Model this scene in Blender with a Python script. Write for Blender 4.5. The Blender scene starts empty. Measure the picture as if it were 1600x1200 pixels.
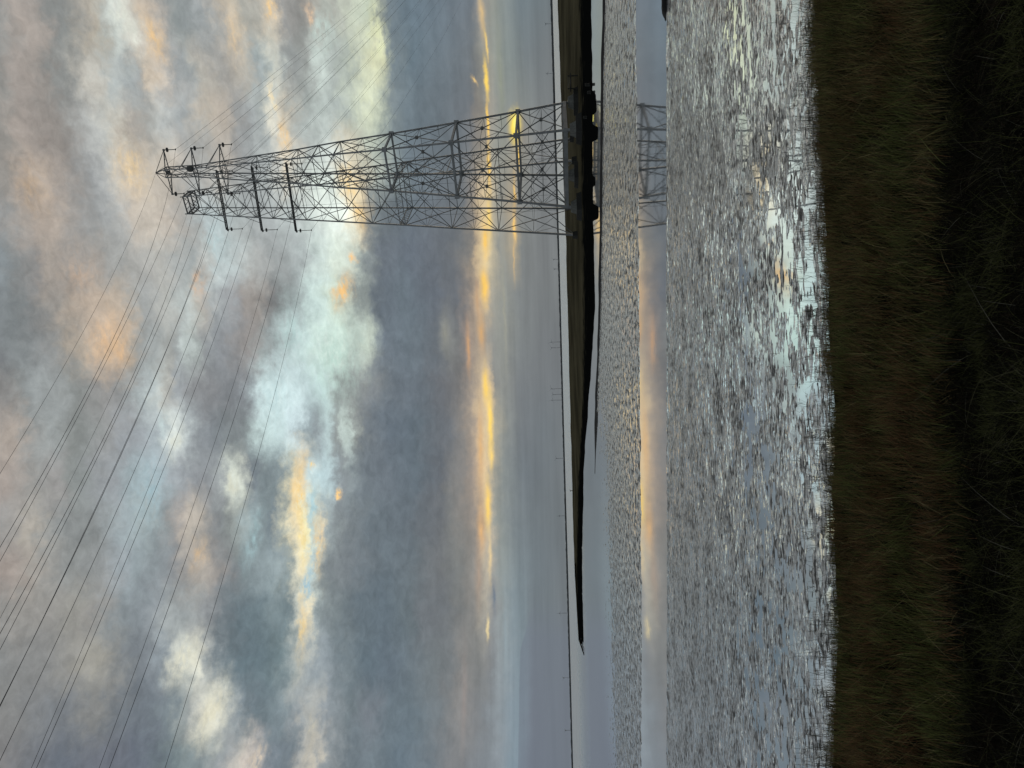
import bpy, bmesh, math, random
import numpy as np
from mathutils import Vector, Matrix
random.seed(7); rng = np.random.default_rng(11)
scn = bpy.context.scene
C = scn.collection

# ------------------------------------------------------------------ camera
H = 9.0                      # eye height above the mud, metres
FP = 1202.0                  # focal length in photo pixels (1600 wide)
SL = 0.0265                  # roll of the hand-held phone
PITCH = math.atan(76 / FP)
R0 = np.array([1., 0, 0]); F0 = np.array([0, math.cos(PITCH), math.sin(PITCH)]); U0 = np.array([0, -math.sin(PITCH), math.cos(PITCH)])
_n = math.hypot(1, SL)
XC = (-SL * R0 - U0) / _n; YC = (R0 - SL * U0) / _n
CAM = np.array([0, 0, H])
cd = bpy.data.cameras.new('camera'); cam = bpy.data.objects.new('camera', cd); C.objects.link(cam)
cd.sensor_fit = 'HORIZONTAL'; cd.sensor_width = 36; cd.lens = FP / 1600 * 36
cd.clip_start = 0.1; cd.clip_end = 60000
M = Matrix.Identity(4)
for i in range(3):
    M[i][0] = XC[i]; M[i][1] = YC[i]; M[i][2] = -F0[i]; M[i][3] = CAM[i]
cam.matrix_world = M
scn.camera = cam
scn.cycles.max_bounces = 4; scn.cycles.diffuse_bounces = 1; scn.cycles.glossy_bounces = 3

def ray(x, y):
    d = F0 * FP + XC * (x - 800) + YC * (600 - y)
    return d / np.linalg.norm(d)
def ground(x, y, z=0.0):
    d = ray(x, y); k = (z - H) / d[2]
    return CAM + d * k
def at_depth(x, y, Y):
    d = ray(x, y)
    return CAM + d * (Y / d[1])
def depth_at(x, y, Y): return at_depth(x, y, Y)

# ------------------------------------------------------------------ light and exposure
scn.view_settings.view_transform = 'Standard'
scn.view_settings.look = 'None'
scn.view_settings.exposure = 0.0
scn.view_settings.gamma = 1.0
SUN_AZ, SUN_EL = math.radians(38), math.radians(5)
ld = bpy.data.lights.new('sun', 'SUN'); ld.energy = 0.25; ld.angle = math.radians(12); ld.color = (1, .78, .52)
sun = bpy.data.objects.new('sun', ld); C.objects.link(sun)
sd = Vector((math.sin(SUN_AZ) * math.cos(SUN_EL), math.cos(SUN_AZ) * math.cos(SUN_EL), math.sin(SUN_EL)))
sun.rotation_euler = sd.to_track_quat('Z', 'Y').to_euler()

# ------------------------------------------------------------------ node helpers
class NT:
    def __init__(s, tree): s.t = tree; s.n = tree.nodes; s.l = tree.links
    def new(s, kind, **kw):
        n = s.n.new(kind)
        for k, v in kw.items(): setattr(n, k, v)
        return n
    def set(s, sock, v):
        if isinstance(v, bpy.types.NodeSocket): s.l.new(v, sock)
        else: sock.default_value = v
    def math(s, op, a, b=None, c=None, clamp=False):
        n = s.new('ShaderNodeMath', operation=op, use_clamp=clamp)
        for i, v in enumerate((a, b, c)):
            if v is not None: s.set(n.inputs[i], v)
        return n.outputs[0]
    def vmath(s, op, a, b=None, scale=None):
        n = s.new('ShaderNodeVectorMath', operation=op)
        s.set(n.inputs[0], a)
        if b is not None: s.set(n.inputs[1], b)
        if scale is not None: s.set(n.inputs['Scale'], scale)
        return n.outputs[0] if op not in ('LENGTH', 'DOT_PRODUCT') else n.outputs['Value']
    def comb(s, x, y, z):
        n = s.new('ShaderNodeCombineXYZ')
        for i, v in enumerate((x, y, z)): s.set(n.inputs[i], v)
        return n.outputs[0]
    def sep(s, v):
        n = s.new('ShaderNodeSeparateXYZ'); s.set(n.inputs[0], v); return n.outputs
    def noise(s, vec, scale, detail=4, rough=.5, dist=0.0, dim='3D'):
        n = s.new('ShaderNodeTexNoise', noise_dimensions=dim)
        s.set(n.inputs['Vector'], vec); s.set(n.inputs['Scale'], scale)
        n.inputs['Detail'].default_value = detail; n.inputs['Roughness'].default_value = rough
        n.inputs['Distortion'].default_value = dist
        return n.outputs
    def rng(s, v, a, b, c=0.0, d=1.0, kind='LINEAR'):
        n = s.new('ShaderNodeMapRange', interpolation_type=kind)
        for i, q in enumerate((v, a, b, c, d)): s.set(n.inputs[i], q)
        return n.outputs[0]
    def mix(s, f, a, b, mode='MIX'):
        n = s.new('ShaderNodeMix', data_type='RGBA', blend_type=mode)
        s.set(n.inputs[0], f); s.set(n.inputs[6], a); s.set(n.inputs[7], b)
        return n.outputs[2]
    def mapping(s, vec, loc=(0,0,0), rot=(0,0,0), scale=(1,1,1), kind='POINT'):
        n = s.new('ShaderNodeMapping', vector_type=kind)
        s.set(n.inputs[0], vec); n.inputs[1].default_value = loc; n.inputs[2].default_value = rot; n.inputs[3].default_value = scale
        return n.outputs[0]
def lin(c):
    c = np.asarray(c, float) / 255
    return np.where(c <= .04045, c / 12.92, ((c + .055) / 1.055) ** 2.4)
def lin4(r, g, b): return tuple(lin((r, g, b))) + (1.0,)

# ------------------------------------------------------------------ sky: what the evening clouds look like, by bearing and elevation
# each row: a bearing (given as the column it crosses in the picture), then cloud colours from high in the sky down to the horizon
SKY = {
0: "0 150 150 150;30 165 155 148;60 168 155 148;90 140 142 143;120 150 150 148;150 170 168 160;180 205 208 200;205 225 210 190;225 175 170 165;250 165 165 165;285 150 155 155;310 140 145 148;340 165 165 165;360 200 180 155;385 165 165 160;420 215 190 160;440 160 155 152;470 140 137 135;500 165 150 140;525 170 170 160;555 200 205 185;580 185 195 180;600 120 130 138;650 110 125 138;700 105 120 135;740 115 125 138;752 158 150 142;765 150 150 140;780 140 148 145;810 115 130 140;860 108 118 125",
75: "0 152 150 148;30 165 152 146;60 168 155 148;80 150 146 143;100 145 147 146;120 158 152 146;135 195 175 152;150 185 170 152;165 160 165 165;190 172 178 178;210 160 165 168;228 215 185 150;240 230 195 155;258 185 165 150;275 150 155 158;300 150 158 162;330 160 165 168;352 180 170 160;372 195 180 160;395 155 165 168;420 170 180 180;445 150 150 150;480 150 150 148;505 185 195 190;530 170 175 172;555 150 158 155;580 195 195 165;600 215 210 175;608 130 140 145;640 105 120 132;700 108 122 135;740 115 122 130;752 140 138 130;762 160 155 138;768 152 154 144;785 135 145 142;820 115 125 132;862 115 120 125",
150: "0 150 146 143;30 160 148 142;70 150 142 138;95 140 140 140;120 165 165 163;150 190 192 190;170 180 185 185;190 165 168 170;210 145 148 152;230 155 158 160;245 185 187 187;265 165 168 170;290 165 168 170;305 205 185 160;325 185 168 152;345 160 156 153;370 148 150 152;395 165 172 174;415 190 190 180;425 235 220 190;432 190 195 190;455 150 158 160;480 170 178 175;510 185 195 190;530 165 175 172;555 190 197 180;575 210 215 190;595 180 187 170;612 125 135 142;650 110 122 132;700 108 120 132;735 112 118 128;745 150 135 120;755 140 135 125;760 165 152 135;766 160 154 142;775 148 150 144;800 130 138 138;840 122 127 130;866 118 122 126",
225: "0 155 148 143;25 170 155 147;60 158 147 142;90 160 148 142;120 155 150 148;140 160 160 162;165 185 180 172;180 205 190 170;200 185 168 152;220 175 170 162;245 175 175 172;270 160 163 165;300 165 165 165;320 175 168 160;345 200 180 160;360 165 158 153;380 160 160 162;410 170 175 175;430 195 195 190;445 235 205 165;460 205 190 170;480 155 158 158;505 160 168 168;530 165 170 168;555 170 178 172;585 195 200 185;605 150 160 160;640 115 127 137;700 108 118 128;735 115 120 128;750 135 130 125;765 165 155 138;775 148 148 140;796 150 148 135;806 165 150 125;812 150 145 130;840 128 128 130;868 125 127 128",
300: "0 158 150 145;25 178 160 148;50 188 168 152;75 175 160 150;100 150 145 143;130 145 147 150;160 160 162 166;190 180 178 176;210 200 182 165;235 205 185 165;260 205 182 160;280 185 172 160;310 165 165 165;340 155 157 160;380 150 153 156;420 160 165 168;450 175 182 182;480 190 197 195;520 225 232 225;545 245 215 165;560 215 185 140;580 130 138 142;620 115 125 133;680 110 118 128;720 108 116 126;742 160 140 120;757 240 200 130;768 200 180 140;780 145 145 138;800 175 155 125;815 135 135 132;840 125 127 130;870 122 124 127",
375: "0 140 148 155;30 150 148 148;60 160 150 147;75 185 165 150;100 175 160 150;125 155 150 148;150 150 150 150;180 160 160 160;205 175 168 162;240 175 170 165;270 160 162 165;300 155 160 163;320 185 200 205;345 190 205 208;370 190 200 200;400 175 180 182;430 165 170 172;455 170 178 180;480 185 195 192;520 200 210 200;550 190 200 190;565 150 158 158;590 115 122 132;640 108 115 127;700 108 114 124;740 120 120 120;748 220 180 120;758 250 215 130;768 215 190 140;785 145 145 140;803 190 165 120;815 130 132 132;850 122 124 127;872 122 124 127",
450: "0 135 142 148;30 130 136 140;60 135 136 138;90 150 145 142;120 160 152 148;150 175 160 150;175 160 158 156;200 155 157 158;225 165 167 168;250 185 182 176;275 175 178 176;300 175 180 180;310 195 170 150;330 180 180 178;350 165 168 170;370 155 155 160;385 165 155 150;405 160 152 147;425 130 130 132;445 125 128 130;462 150 158 160;480 180 200 198;500 190 210 205;520 190 200 180;545 175 175 160;552 125 128 132;580 110 118 130;630 108 118 128;680 105 112 125;715 105 110 122;730 135 125 120;740 180 152 125;752 226 186 125;762 215 180 125;768 170 160 140;785 150 150 142;810 130 133 135;850 122 125 128;874 122 125 128",
525: "0 125 128 133;40 128 132 136;70 140 140 142;100 150 145 142;120 185 165 145;150 200 172 145;170 215 178 140;190 215 178 140;200 185 168 150;220 155 155 155;250 155 157 158;280 165 170 170;295 190 200 198;305 175 185 182;325 155 160 163;350 145 150 158;380 150 145 145;400 155 145 142;425 130 128 130;450 175 190 192;475 185 205 203;500 195 212 203;525 195 215 203;550 190 205 195;572 195 205 190;585 145 155 158;600 115 125 137;640 110 120 130;680 108 115 125;700 140 140 138;715 120 120 122;728 155 135 125;740 170 145 125;750 170 150 130;765 145 142 138;780 150 150 142;810 128 132 134;850 120 123 128;876 120 123 128",
600: "0 128 130 135;30 140 145 148;60 155 160 163;90 155 158 160;120 145 148 148;150 150 147 147;180 150 147 147;210 155 158 160;230 175 185 188;250 190 195 193;262 175 170 162;280 150 153 160;310 148 148 152;340 140 140 145;370 130 133 140;395 145 150 158;415 190 210 213;440 195 215 218;470 180 200 205;500 180 205 205;522 165 180 178;540 140 142 143;570 140 142 145;600 128 135 143;620 110 118 128;660 105 113 123;690 110 112 120;720 125 120 120;735 150 135 125;745 180 155 128;758 230 190 128;766 222 184 125;771 140 138 135;785 145 145 140;810 122 126 132;850 118 122 128;878 118 122 128",
675: "0 175 160 150;20 175 160 150;40 155 155 155;80 155 160 162;110 140 143 143;140 140 143 143;170 155 155 157;200 155 158 165;230 155 160 168;255 170 180 185;272 210 215 210;290 180 188 190;320 140 145 153;350 125 132 140;380 130 138 142;410 180 200 200;435 185 205 208;450 190 208 215;470 150 165 172;485 145 155 162;510 175 195 198;530 145 150 152;545 190 205 200;560 150 155 153;575 125 132 140;610 105 115 127;650 100 110 120;700 110 115 125;725 140 132 128;742 176 152 130;752 216 178 128;766 236 198 125;772 200 180 140;790 140 143 140;815 118 124 132;850 112 120 128;882 115 120 126",
750: "0 165 150 143;30 165 155 150;60 155 153 152;90 155 150 150;120 145 150 150;150 150 153 158;180 152 156 163;210 150 165 172;235 165 180 188;255 160 170 178;280 150 155 163;310 145 148 155;340 160 165 168;355 205 210 198;368 200 203 190;385 135 142 150;410 118 130 138;430 130 142 148;448 190 180 150;462 230 195 135;478 190 205 205;495 180 205 212;515 165 185 192;530 140 148 155;560 120 130 140;600 112 120 130;650 100 110 120;690 105 110 120;710 130 127 127;725 140 133 130;742 170 145 125;752 205 166 120;764 236 194 125;772 170 160 140;785 135 142 142;815 115 125 135;850 112 120 128;885 114 120 126",
825: "0 155 152 152;30 160 155 153;55 175 165 155;80 150 152 153;110 140 143 145;140 140 143 145;165 155 163 168;195 155 168 175;220 160 170 172;250 140 148 152;275 165 155 150;290 190 175 160;305 175 165 155;330 135 138 143;360 128 135 140;385 160 175 178;410 130 145 152;435 140 150 155;448 195 190 165;462 230 210 165;475 245 225 160;485 180 200 195;495 210 190 150;510 150 158 160;540 130 138 145;580 112 123 133;640 105 113 122;690 110 113 120;710 125 125 125;740 150 136 126;752 178 152 125;762 215 186 145;775 150 155 150;800 125 135 142;830 115 125 133;870 110 118 125;888 112 118 124",
900: "0 165 148 140;30 170 155 147;60 165 158 153;90 150 150 150;120 145 147 148;150 150 152 155;180 155 162 170;210 140 152 160;250 140 147 155;280 145 147 152;300 170 160 152;330 160 150 145;350 135 138 143;380 118 130 138;405 140 155 162;425 155 170 175;440 130 145 150;452 190 195 185;468 215 200 165;482 170 195 205;495 150 160 160;510 130 138 145;550 125 132 140;600 112 123 133;650 110 118 125;690 118 120 125;720 125 127 127;745 150 140 132;758 190 175 150;768 160 155 148;785 145 155 155;810 120 135 145;840 112 124 134;875 112 120 128;890 114 120 126",
975: "0 145 145 145;40 150 147 145;80 155 150 147;120 160 155 148;150 155 150 147;180 130 137 142;210 130 137 145;240 145 152 160;265 165 170 172;290 160 168 172;320 145 152 160;350 120 132 142;390 105 125 137;420 110 130 140;445 140 152 155;455 190 190 180;470 225 205 165;480 180 175 160;490 140 150 155;520 120 132 138;560 105 120 132;600 105 118 130;640 108 118 125;670 115 120 128;700 112 117 125;720 125 125 127;745 135 132 130;760 175 165 150;768 140 140 145;785 150 160 165;800 130 148 160;818 122 140 152;830 112 122 132;860 112 122 130;892 114 120 126",
1050: "0 140 141 143;40 140 140 142;80 140 140 142;120 148 145 142;150 160 155 145;170 150 147 143;200 125 130 138;230 125 132 142;260 150 160 168;275 195 195 185;290 200 200 190;305 225 220 200;320 190 190 182;335 150 158 163;355 115 130 140;390 108 128 140;430 120 140 148;455 140 155 162;475 155 165 172;500 145 155 165;530 125 138 148;570 105 120 132;600 110 122 135;640 108 118 128;680 115 123 128;710 118 122 127;722 145 138 135;745 130 130 130;765 125 128 135;780 150 160 168;800 128 146 160;815 122 140 155;830 113 122 135;860 112 120 130;895 112 118 128",
1125: "0 140 138 138;40 135 135 138;80 128 132 140;120 120 126 137;160 135 135 137;180 118 126 138;230 118 128 140;270 125 138 145;300 145 150 155;320 205 200 185;335 225 218 195;350 195 195 188;370 150 160 168;400 115 130 142;430 120 135 145;455 130 145 155;475 150 155 160;485 175 172 165;500 145 152 160;540 118 130 138;570 125 130 140;600 110 122 132;650 108 120 130;690 115 122 130;715 145 140 140;735 135 132 135;755 125 130 138;775 145 155 165;800 128 148 165;815 124 144 160;830 113 120 135;860 110 118 130;897 112 118 128",
1200: "0 135 132 135;40 128 130 138;80 120 125 138;120 112 120 135;170 118 122 137;220 112 120 137;260 115 130 138;290 140 155 160;320 125 140 150;350 150 155 162;380 200 190 180;395 205 190 180;415 150 155 165;440 120 132 145;460 125 135 145;475 170 168 165;490 190 180 165;505 150 155 160;540 115 127 138;580 118 130 140;620 105 118 130;660 110 120 130;700 130 130 135;720 125 128 135;750 125 132 142;780 140 150 162;800 126 148 165;812 122 142 160;828 112 120 138;860 108 116 130;898 112 118 128",
}
YS = sorted(SKY)
XG = np.arange(-40, 905, 3.0)
TAB = []
for y in YS:
    k = np.array([[float(v) for v in e.split()] for e in SKY[y].split(';')])
    TAB.append(np.stack([np.interp(XG, k[:, 0], lin(k[:, 1 + j])) for j in range(3)], -1))
TAB = np.array(TAB)
_lum = TAB @ np.array([.21, .72, .07]); _up = np.clip((640 - XG) / 120, 0, 1)[None, :, None]
_g = TAB * .78 + (_lum[..., None] * np.array([.985, 1.0, 1.02])) * .22
_g = _g * (np.clip(_lum / .315, .3, 3)[..., None]) ** .32
_lo = np.clip((XG - 640) / 60, 0, 1)[None, :, None] * .36
TAB = TAB * (1 - _lo) + (_lum[..., None] * np.array([.97, 1.0, 1.04])) * _lo
TAB = TAB * (1 - _up) + _g * _up
def sky_lookup(az, el):
    d = np.array([math.sin(az) * math.cos(el), math.cos(az) * math.cos(el), math.sin(el)])
    k = d @ F0; x = 800 + FP * (d @ XC) / k; y = 600 - FP * (d @ YC) / k
    xi = np.clip((x - XG[0]) / 3.0, 0, len(XG) - 1.001); yi = np.clip(y / 75.0, 0, len(YS) - 1.001)
    i, j = int(xi), int(yi); fx, fy = xi - i, yi - j
    return (TAB[j, i] * (1 - fx) + TAB[j, i + 1] * fx) * (1 - fy) + (TAB[j + 1, i] * (1 - fx) + TAB[j + 1, i + 1] * fx) * fy
def azel(x, y):
    d = ray(x, y); return math.degrees(math.atan2(d[0], d[1])), math.degrees(math.asin(d[2]))

world = bpy.data.worlds.new('World'); scn.world = world; world.use_nodes = True
W = NT(world.node_tree)
for n in list(W.n): W.n.remove(n)
geo = W.new('ShaderNodeTexCoord').outputs['Generated']
D = W.vmath('NORMALIZE', geo)
dx, dy, dz = W.sep(D)
az = W.math('MULTIPLY', W.math('ARCTAN2', dx, dy), 57.29578)
el = W.math('MULTIPLY', W.math('ARCSINE', dz), 57.29578)
ael = W.math('ABSOLUTE', el)
AE0 = W.comb(az, el, 0.0)
# cloud shapes are torn by turbulence: shift the look-up by fractal noise, more along the bearing than in height
lowfade = W.rng(ael, 0.0, 14.0, 0.12, 1.0)
tq = W.comb(W.math('MULTIPLY', az, .8), W.math('MULTIPLY', el, 1.0), 0.0)
n1 = W.noise(tq, .16, 5, .58)[1]
n2 = W.noise(W.vmath('ADD', tq, (31.0, 7.0, 0.0)), 1.1, 5, .62)[1]
w1 = W.vmath('MULTIPLY', W.vmath('SUBTRACT', n1, (.5, .5, .5)), (4.6, 2.8, 0.0))
w2 = W.vmath('MULTIPLY', W.vmath('SUBTRACT', n2, (.5, .5, .5)), (3.2, 2.3, 0.0))
wv = W.vmath('SCALE', W.vmath('ADD', w1, w2), scale=lowfade)
AE = W.vmath('ADD', AE0, wv)
aw, ew, _ = W.sep(AE)
NAZ = 17
AZS = np.linspace(-26.4, 26.6, NAZ)
BANDS = [(-0.6, 8.4), (8.4, 19.4), (19.4, 39.0)]
cols = []
for a in AZS:
    ramps = []
    for (e0, e1) in BANDS:
        n = W.new('ShaderNodeValToRGB'); r = n.color_ramp; r.interpolation = 'LINEAR' if e0 < 0 else 'CARDINAL'
        while len(r.elements) > 1: r.elements.remove(r.elements[0])
        for k in range(32):
            t = k / 31
            c = sky_lookup(math.radians(a), math.radians(e0 + (e1 - e0) * t))
            e = r.elements[0] if k == 0 else r.elements.new(t)
            e.position = t; e.color = (*c, 1)
        ramps.append(n)
    cols.append(ramps)
fac = [W.rng(ew, e0, e1) for (e0, e1) in BANDS]
sel = [W.math('GREATER_THAN', ew, 8.4), W.math('GREATER_THAN', ew, 19.4)]
bandcols = []
def after(prev, v):          # same value as v, but evaluated only once prev is known (keeps the shader small)
    return W.math('MULTIPLY_ADD', prev, 1e-9, v)
prev_out = None
for b in range(3):
    cur = None
    for i in range(NAZ):
        W.set(cols[i][b].inputs[0], fac[b] if prev_out is None else (after(prev_out, fac[b]) if i % 8 == 0 or b == 0 else cols[i - 1][b].inputs[0].links[0].from_socket))
        if cur is None: cur = cols[i][b].outputs[0]
        else:
            t = W.rng(after(prev_out, aw), AZS[i - 1], AZS[i], kind='SMOOTHSTEP' if b else 'LINEAR')
            cur = W.mix(t, cur, cols[i][b].outputs[0])
        prev_out = cur
    bandcols.append(cur)
sky = W.mix(sel[0], bandcols[0], bandcols[1])
sky = W.mix(sel[1], sky, bandcols[2])
# small torn clouds that catch the last light: centre, half sizes (picture px), colour, strength
_bc = 0; _bv = (None, None)
def blob(cur, x, y, rx, ry, col, amp, rot=0.0, vec=None, hard=1.0, tex=None):
    a0, e0 = azel(x, y); a1, e1 = azel(x, y - ry); a2, e2 = azel(x - rx, y)
    sa = abs(a1 - a0) + 1e-6; se = abs(e2 - e0) + 1e-6
    global _bc, _bv
    if _bc % 8 == 0 or vec is not _bv[0]:
        seq = W.new('ShaderNodeVectorMath', operation='MULTIPLY_ADD')
        W.l.new(cur, seq.inputs[0]); seq.inputs[1].default_value = (1e-9,) * 3; W.l.new(vec, seq.inputs[2])
        _bv = (vec, seq.outputs[0])
    _bc += 1
    m = W.mapping(_bv[1], (a0, e0, 0), (0, 0, math.radians(rot)), (sa, se, 1), 'TEXTURE')
    g = W.new('ShaderNodeTexGradient', gradient_type='QUADRATIC_SPHERE'); W.l.new(m, g.inputs[0])
    f = W.math('MULTIPLY', g.outputs['Fac'], amp * 1.7, clamp=tex is None)
    if tex is not None: f = W.math('MULTIPLY', f, tex, clamp=True)
    return W.mix(f, cur, lin4(*col))
fw = W.vmath('SUBTRACT', W.noise(W.comb(W.math('MULTIPLY', az, 1.0), W.math('MULTIPLY', el, 1.4), 3.0), 1.1, 5, .62)[1], (.5, .5, .5))
VB = W.vmath('ADD', AE0, W.vmath('MULTIPLY', fw, (2.2, 1.4, 0)))
VL = W.vmath('ADD', AE0, W.vmath('MULTIPLY', fw, (1.6, .38, 0)))
tn = W.noise(W.comb(W.math('MULTIPLY', az, 1.2), W.math('MULTIPLY', el, 3.0), 9.0), 1.2, 5, .6)[0]
TX = W.rng(tn, .36, .56, .25, 1.15)
for (x, y, rx, ry, col, amp, rot) in [
    (535, 455, 17, 34, (250, 202, 140), .85, -18), (553, 405, 9, 10, (250, 205, 150), .8, 0),
    (531, 770, 8, 12, (250, 205, 140), .8, 0), (487, 726, 6, 9, (245, 215, 160), .7, 0),
    (467, 775, 16, 55, (246, 212, 152), .65, 4), (474, 840, 12, 60, (248, 226, 170), .8, 2), (472, 975, 10, 60, (240, 215, 170), .8, 2),
    (497, 850, 8, 60, (235, 205, 160), .6, 0), (480, 912, 9, 32, (176, 202, 214), .9, 0), (488, 790, 12, 40, (180, 208, 216), .7, 0),
    (165, 530, 36, 55, (230, 190, 152), .45, -15), (188, 548, 16, 28, (236, 192, 148), .4, 0), (310, 440, 10, 26, (222, 180, 146), .6, 0),
    (240, 60, 20, 50, (236, 200, 155), .6, 10), (190, 20, 26, 50, (222, 224, 214), .55, 0), (205, 265, 34, 55, (232, 205, 168), .6, 0),
    (365, 55, 14, 60, (218, 192, 160), .5, 0), (425, 12, 10, 24, (246, 208, 155), .8, 0), (427, 155, 5, 40, (246, 228, 195), .75, 0),
    (446, 215, 10, 30, (244, 208, 160), .7, 8), (485, 22, 9, 22, (228, 186, 150), .6, 0), (545, 285, 18, 48, (246, 214, 160), .8, 8), (562, 335, 10, 24, (244, 210, 156), .7, 12),
    (590, 60, 20, 90, (222, 224, 188), .75, 0), (575, 150, 26, 70, (218, 222, 196), .6, -6), (505, 50, 30, 60, (196, 210, 205), .5, 0), (500, 290, 34, 60, (232, 240, 232), .55, 0),
    (520, 560, 60, 90, (190, 214, 206), .5, 0), (430, 620, 40, 90, (194, 216, 220), .45, 0), (455, 520, 30, 60, (186, 210, 210), .45, 0), (335, 380, 26, 50, (188, 206, 210), .5, 0),
    (285, 1030, 26, 50, (226, 222, 205), .7, -20), (330, 1115, 26, 60, (228, 222, 202), .7, -18), (362, 758, 14, 24, (214, 214, 200), .8, 0), (275, 690, 14, 36, (214, 216, 208), .6, -12),
    (310, 865, 16, 36, (206, 180, 152), .6, -10), (487, 1140, 9, 44, (190, 184, 172), .6, 0), (400, 1185, 16, 40, (212, 196, 180), .7, -10), (255, 665, 12, 30, (196, 208, 210), .6, 0), (395, 840, 14, 60, (160, 184, 190), .6, -10), (235, 770, 34, 80, (160, 182, 192), .5, 0),
    (210, 60, 10, 30, (232, 232, 222), .5, 0), (50, 295, 34, 60, (196, 172, 150), .5, 0), (125, 430, 40, 50, (186, 164, 148), .5, 0)]:
    sky = blob(sky, x, y, rx * 1.35, ry * 1.35, col, amp, rot, VB, tex=TX)
for (x, y, rx, ry, col, amp, rot) in [
    (757, 448, 11, 46, (254, 205, 112), .9, 0), (746, 470, 8, 50, (214, 170, 130), .4, 0), (752, 520, 10, 50, (216, 170, 120), .6, 0), (732, 545, 6, 60, (206, 160, 120), .6, 0),
    (759, 605, 8, 46, (254, 212, 120), .9, 0), (766, 660, 7, 80, (254, 214, 118), .9, 0), (768, 715, 7, 30, (252, 214, 130), .7, 0), (751, 700, 9, 100, (226, 180, 128), .55, 0), (762, 790, 9, 60, (252, 210, 120), .85, 0), (752, 830, 10, 60, (226, 178, 126), .6, 0),
    (766, 870, 5, 60, (232, 205, 160), .7, 0), (762, 985, 4, 30, (222, 202, 160), .9, 0), (748, 900, 10, 80, (172, 152, 138), .6, 0),
    (760, 125, 5, 50, (254, 214, 110), .95, 2), (762, 190, 4, 46, (250, 205, 110), .9, 0), (764, 260, 5, 60, (248, 205, 120), .9, 0), (758, 375, 10, 42, (252, 204, 116), .9, 0), (764, 340, 8, 60, (250, 212, 130), .8, 0),
    (742, 126, 4, 13, (236, 200, 140), .8, 30), (752, 20, 8, 70, (214, 184, 140), .7, 3), (760, 70, 4, 40, (240, 205, 130), .8, 3),
    (805, 197, 15, 36, (255, 222, 96), 1.2, 0), (806, 190, 9, 22, (255, 240, 130), 1.1, 0), (811, 245, 4, 34, (250, 205, 110), .85, 0), (804, 300, 4, 40, (240, 196, 120), .8, 0), (804, 355, 5, 40, (252, 205, 126), .9, 0), (803, 400, 3, 60, (206, 176, 134), .7, 0),
    (788, 480, 5, 160, (158, 156, 146), .6, 0), (782, 130, 10, 150, (156, 160, 146), .5, 0), (818, 205, 18, 50, (160, 148, 138), .25, 0), (695, 520, 12, 50, (152, 150, 142), .5, 0),
    (772, 935, 6, 40, (120, 128, 140), .8, 0), (790, 1000, 6, 120, (152, 164, 172), .5, 0), (725, 1090, 8, 120, (150, 140, 138), .5, 0)]:
    sky = blob(sky, x, y, rx * 1.05, ry * 1.15, col, amp, rot, VL)
_p = [azel(*q) for q in ((830, 948), (813, 1018), (809, 1200))]
_m1 = (_p[1][1] - _p[0][1]) / (_p[1][0] - _p[0][0]); _m2 = (_p[2][1] - _p[1][1]) / (_p[2][0] - _p[1][0])
HB = (_m1, _p[0][1] - _m1 * _p[0][0], _m2, _p[1][1] - _m2 * _p[1][0])
# fine fibrous relief in the clouds
fib = W.noise(W.comb(W.math('MULTIPLY', az, .7), W.math('MULTIPLY', el, 1.1), 5.0), 1.5, 6, .64, .5)[0]
fib2 = W.noise(W.comb(W.math('MULTIPLY', az, .5), W.math('MULTIPLY', el, .8), 15.0), .35, 4, .55, .8)[0]
relief = W.math('ADD', W.rng(fib, .3, .7, -.14, .14), W.rng(fib2, .3, .7, -.10, .10))
relief = W.math('MULTIPLY', relief, W.rng(ael, 1.0, 12.0, .06, 1.0))
streak = W.noise(W.comb(W.math('MULTIPLY', az, .05), W.math('MULTIPLY', el, 1.0), 25.0), 1.6, 4, .55)[0]
streak = W.math('MULTIPLY', W.rng(streak, .3, .7, -.10, .10), W.rng(ael, 12.0, 4.0, 0.0, 1.0))
gain = W.math('ADD', W.math('ADD', 1.0, relief), streak)
sky = W.mix(1.0, sky, W.comb(W.math('MULTIPLY', gain, .98), W.math('MULTIPLY', gain, 1.01), W.math('MULTIPLY', gain, .985)), 'MULTIPLY')
# pale hills of the far side fading into the evening, low on the left
edge1 = W.math('MULTIPLY_ADD', az, HB[0], HB[1]); edge2 = W.math('MULTIPLY_ADD', az, HB[2], HB[3])
hm = W.rng(W.math('SUBTRACT', W.math('MINIMUM', edge1, edge2), W.math('ADD', el, W.rng(streak, -.1, .1, -.05, .05))), -.03, .05)
sky = W.mix(W.math('MULTIPLY', hm, W.rng(az, -15.5, -18.5, 0.0, .55)), sky, lin4(114, 122, 134))
# all round: grey cloud, dimmer away from the sunset
gn = W.noise(W.comb(W.math('MULTIPLY', dx, 2.0), W.math('MULTIPLY', dy, 2.0), W.math('MULTIPLY', dz, 3.0)), 1.6, 6, .6, .5)[0]
gray = W.mix(W.rng(gn, .35, .65), lin4(104, 112, 124), lin4(172, 170, 166))
back = W.rng(dy, .6, -.4, 1.0, .85)
gray = W.mix(1.0, gray, W.comb(back, back, back), 'MULTIPLY')
ns = W.new('ShaderNodeTexSky', sky_type='NISHITA', sun_disc=False)
ns.sun_elevation = SUN_EL; ns.sun_rotation = SUN_AZ
nsc = W.vmath('SCALE', ns.outputs[0], scale=0.003)
gray = W.mix(1.0, gray, nsc, 'ADD')
side = W.math('MULTIPLY', W.rng(W.math('ABSOLUTE', aw), 27.0, 40.0, 1.0, 0.0), W.rng(ew, 37.0, 46.0, 1.0, 0.0))
sky = W.mix(side, gray, sky)
bg = W.new('ShaderNodeBackground'); W.l.new(sky, bg.inputs[0]); bg.inputs[1].default_value = 1.0
wo = W.new('ShaderNodeOutputWorld'); W.l.new(bg.outputs[0], wo.inputs[0])
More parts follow.
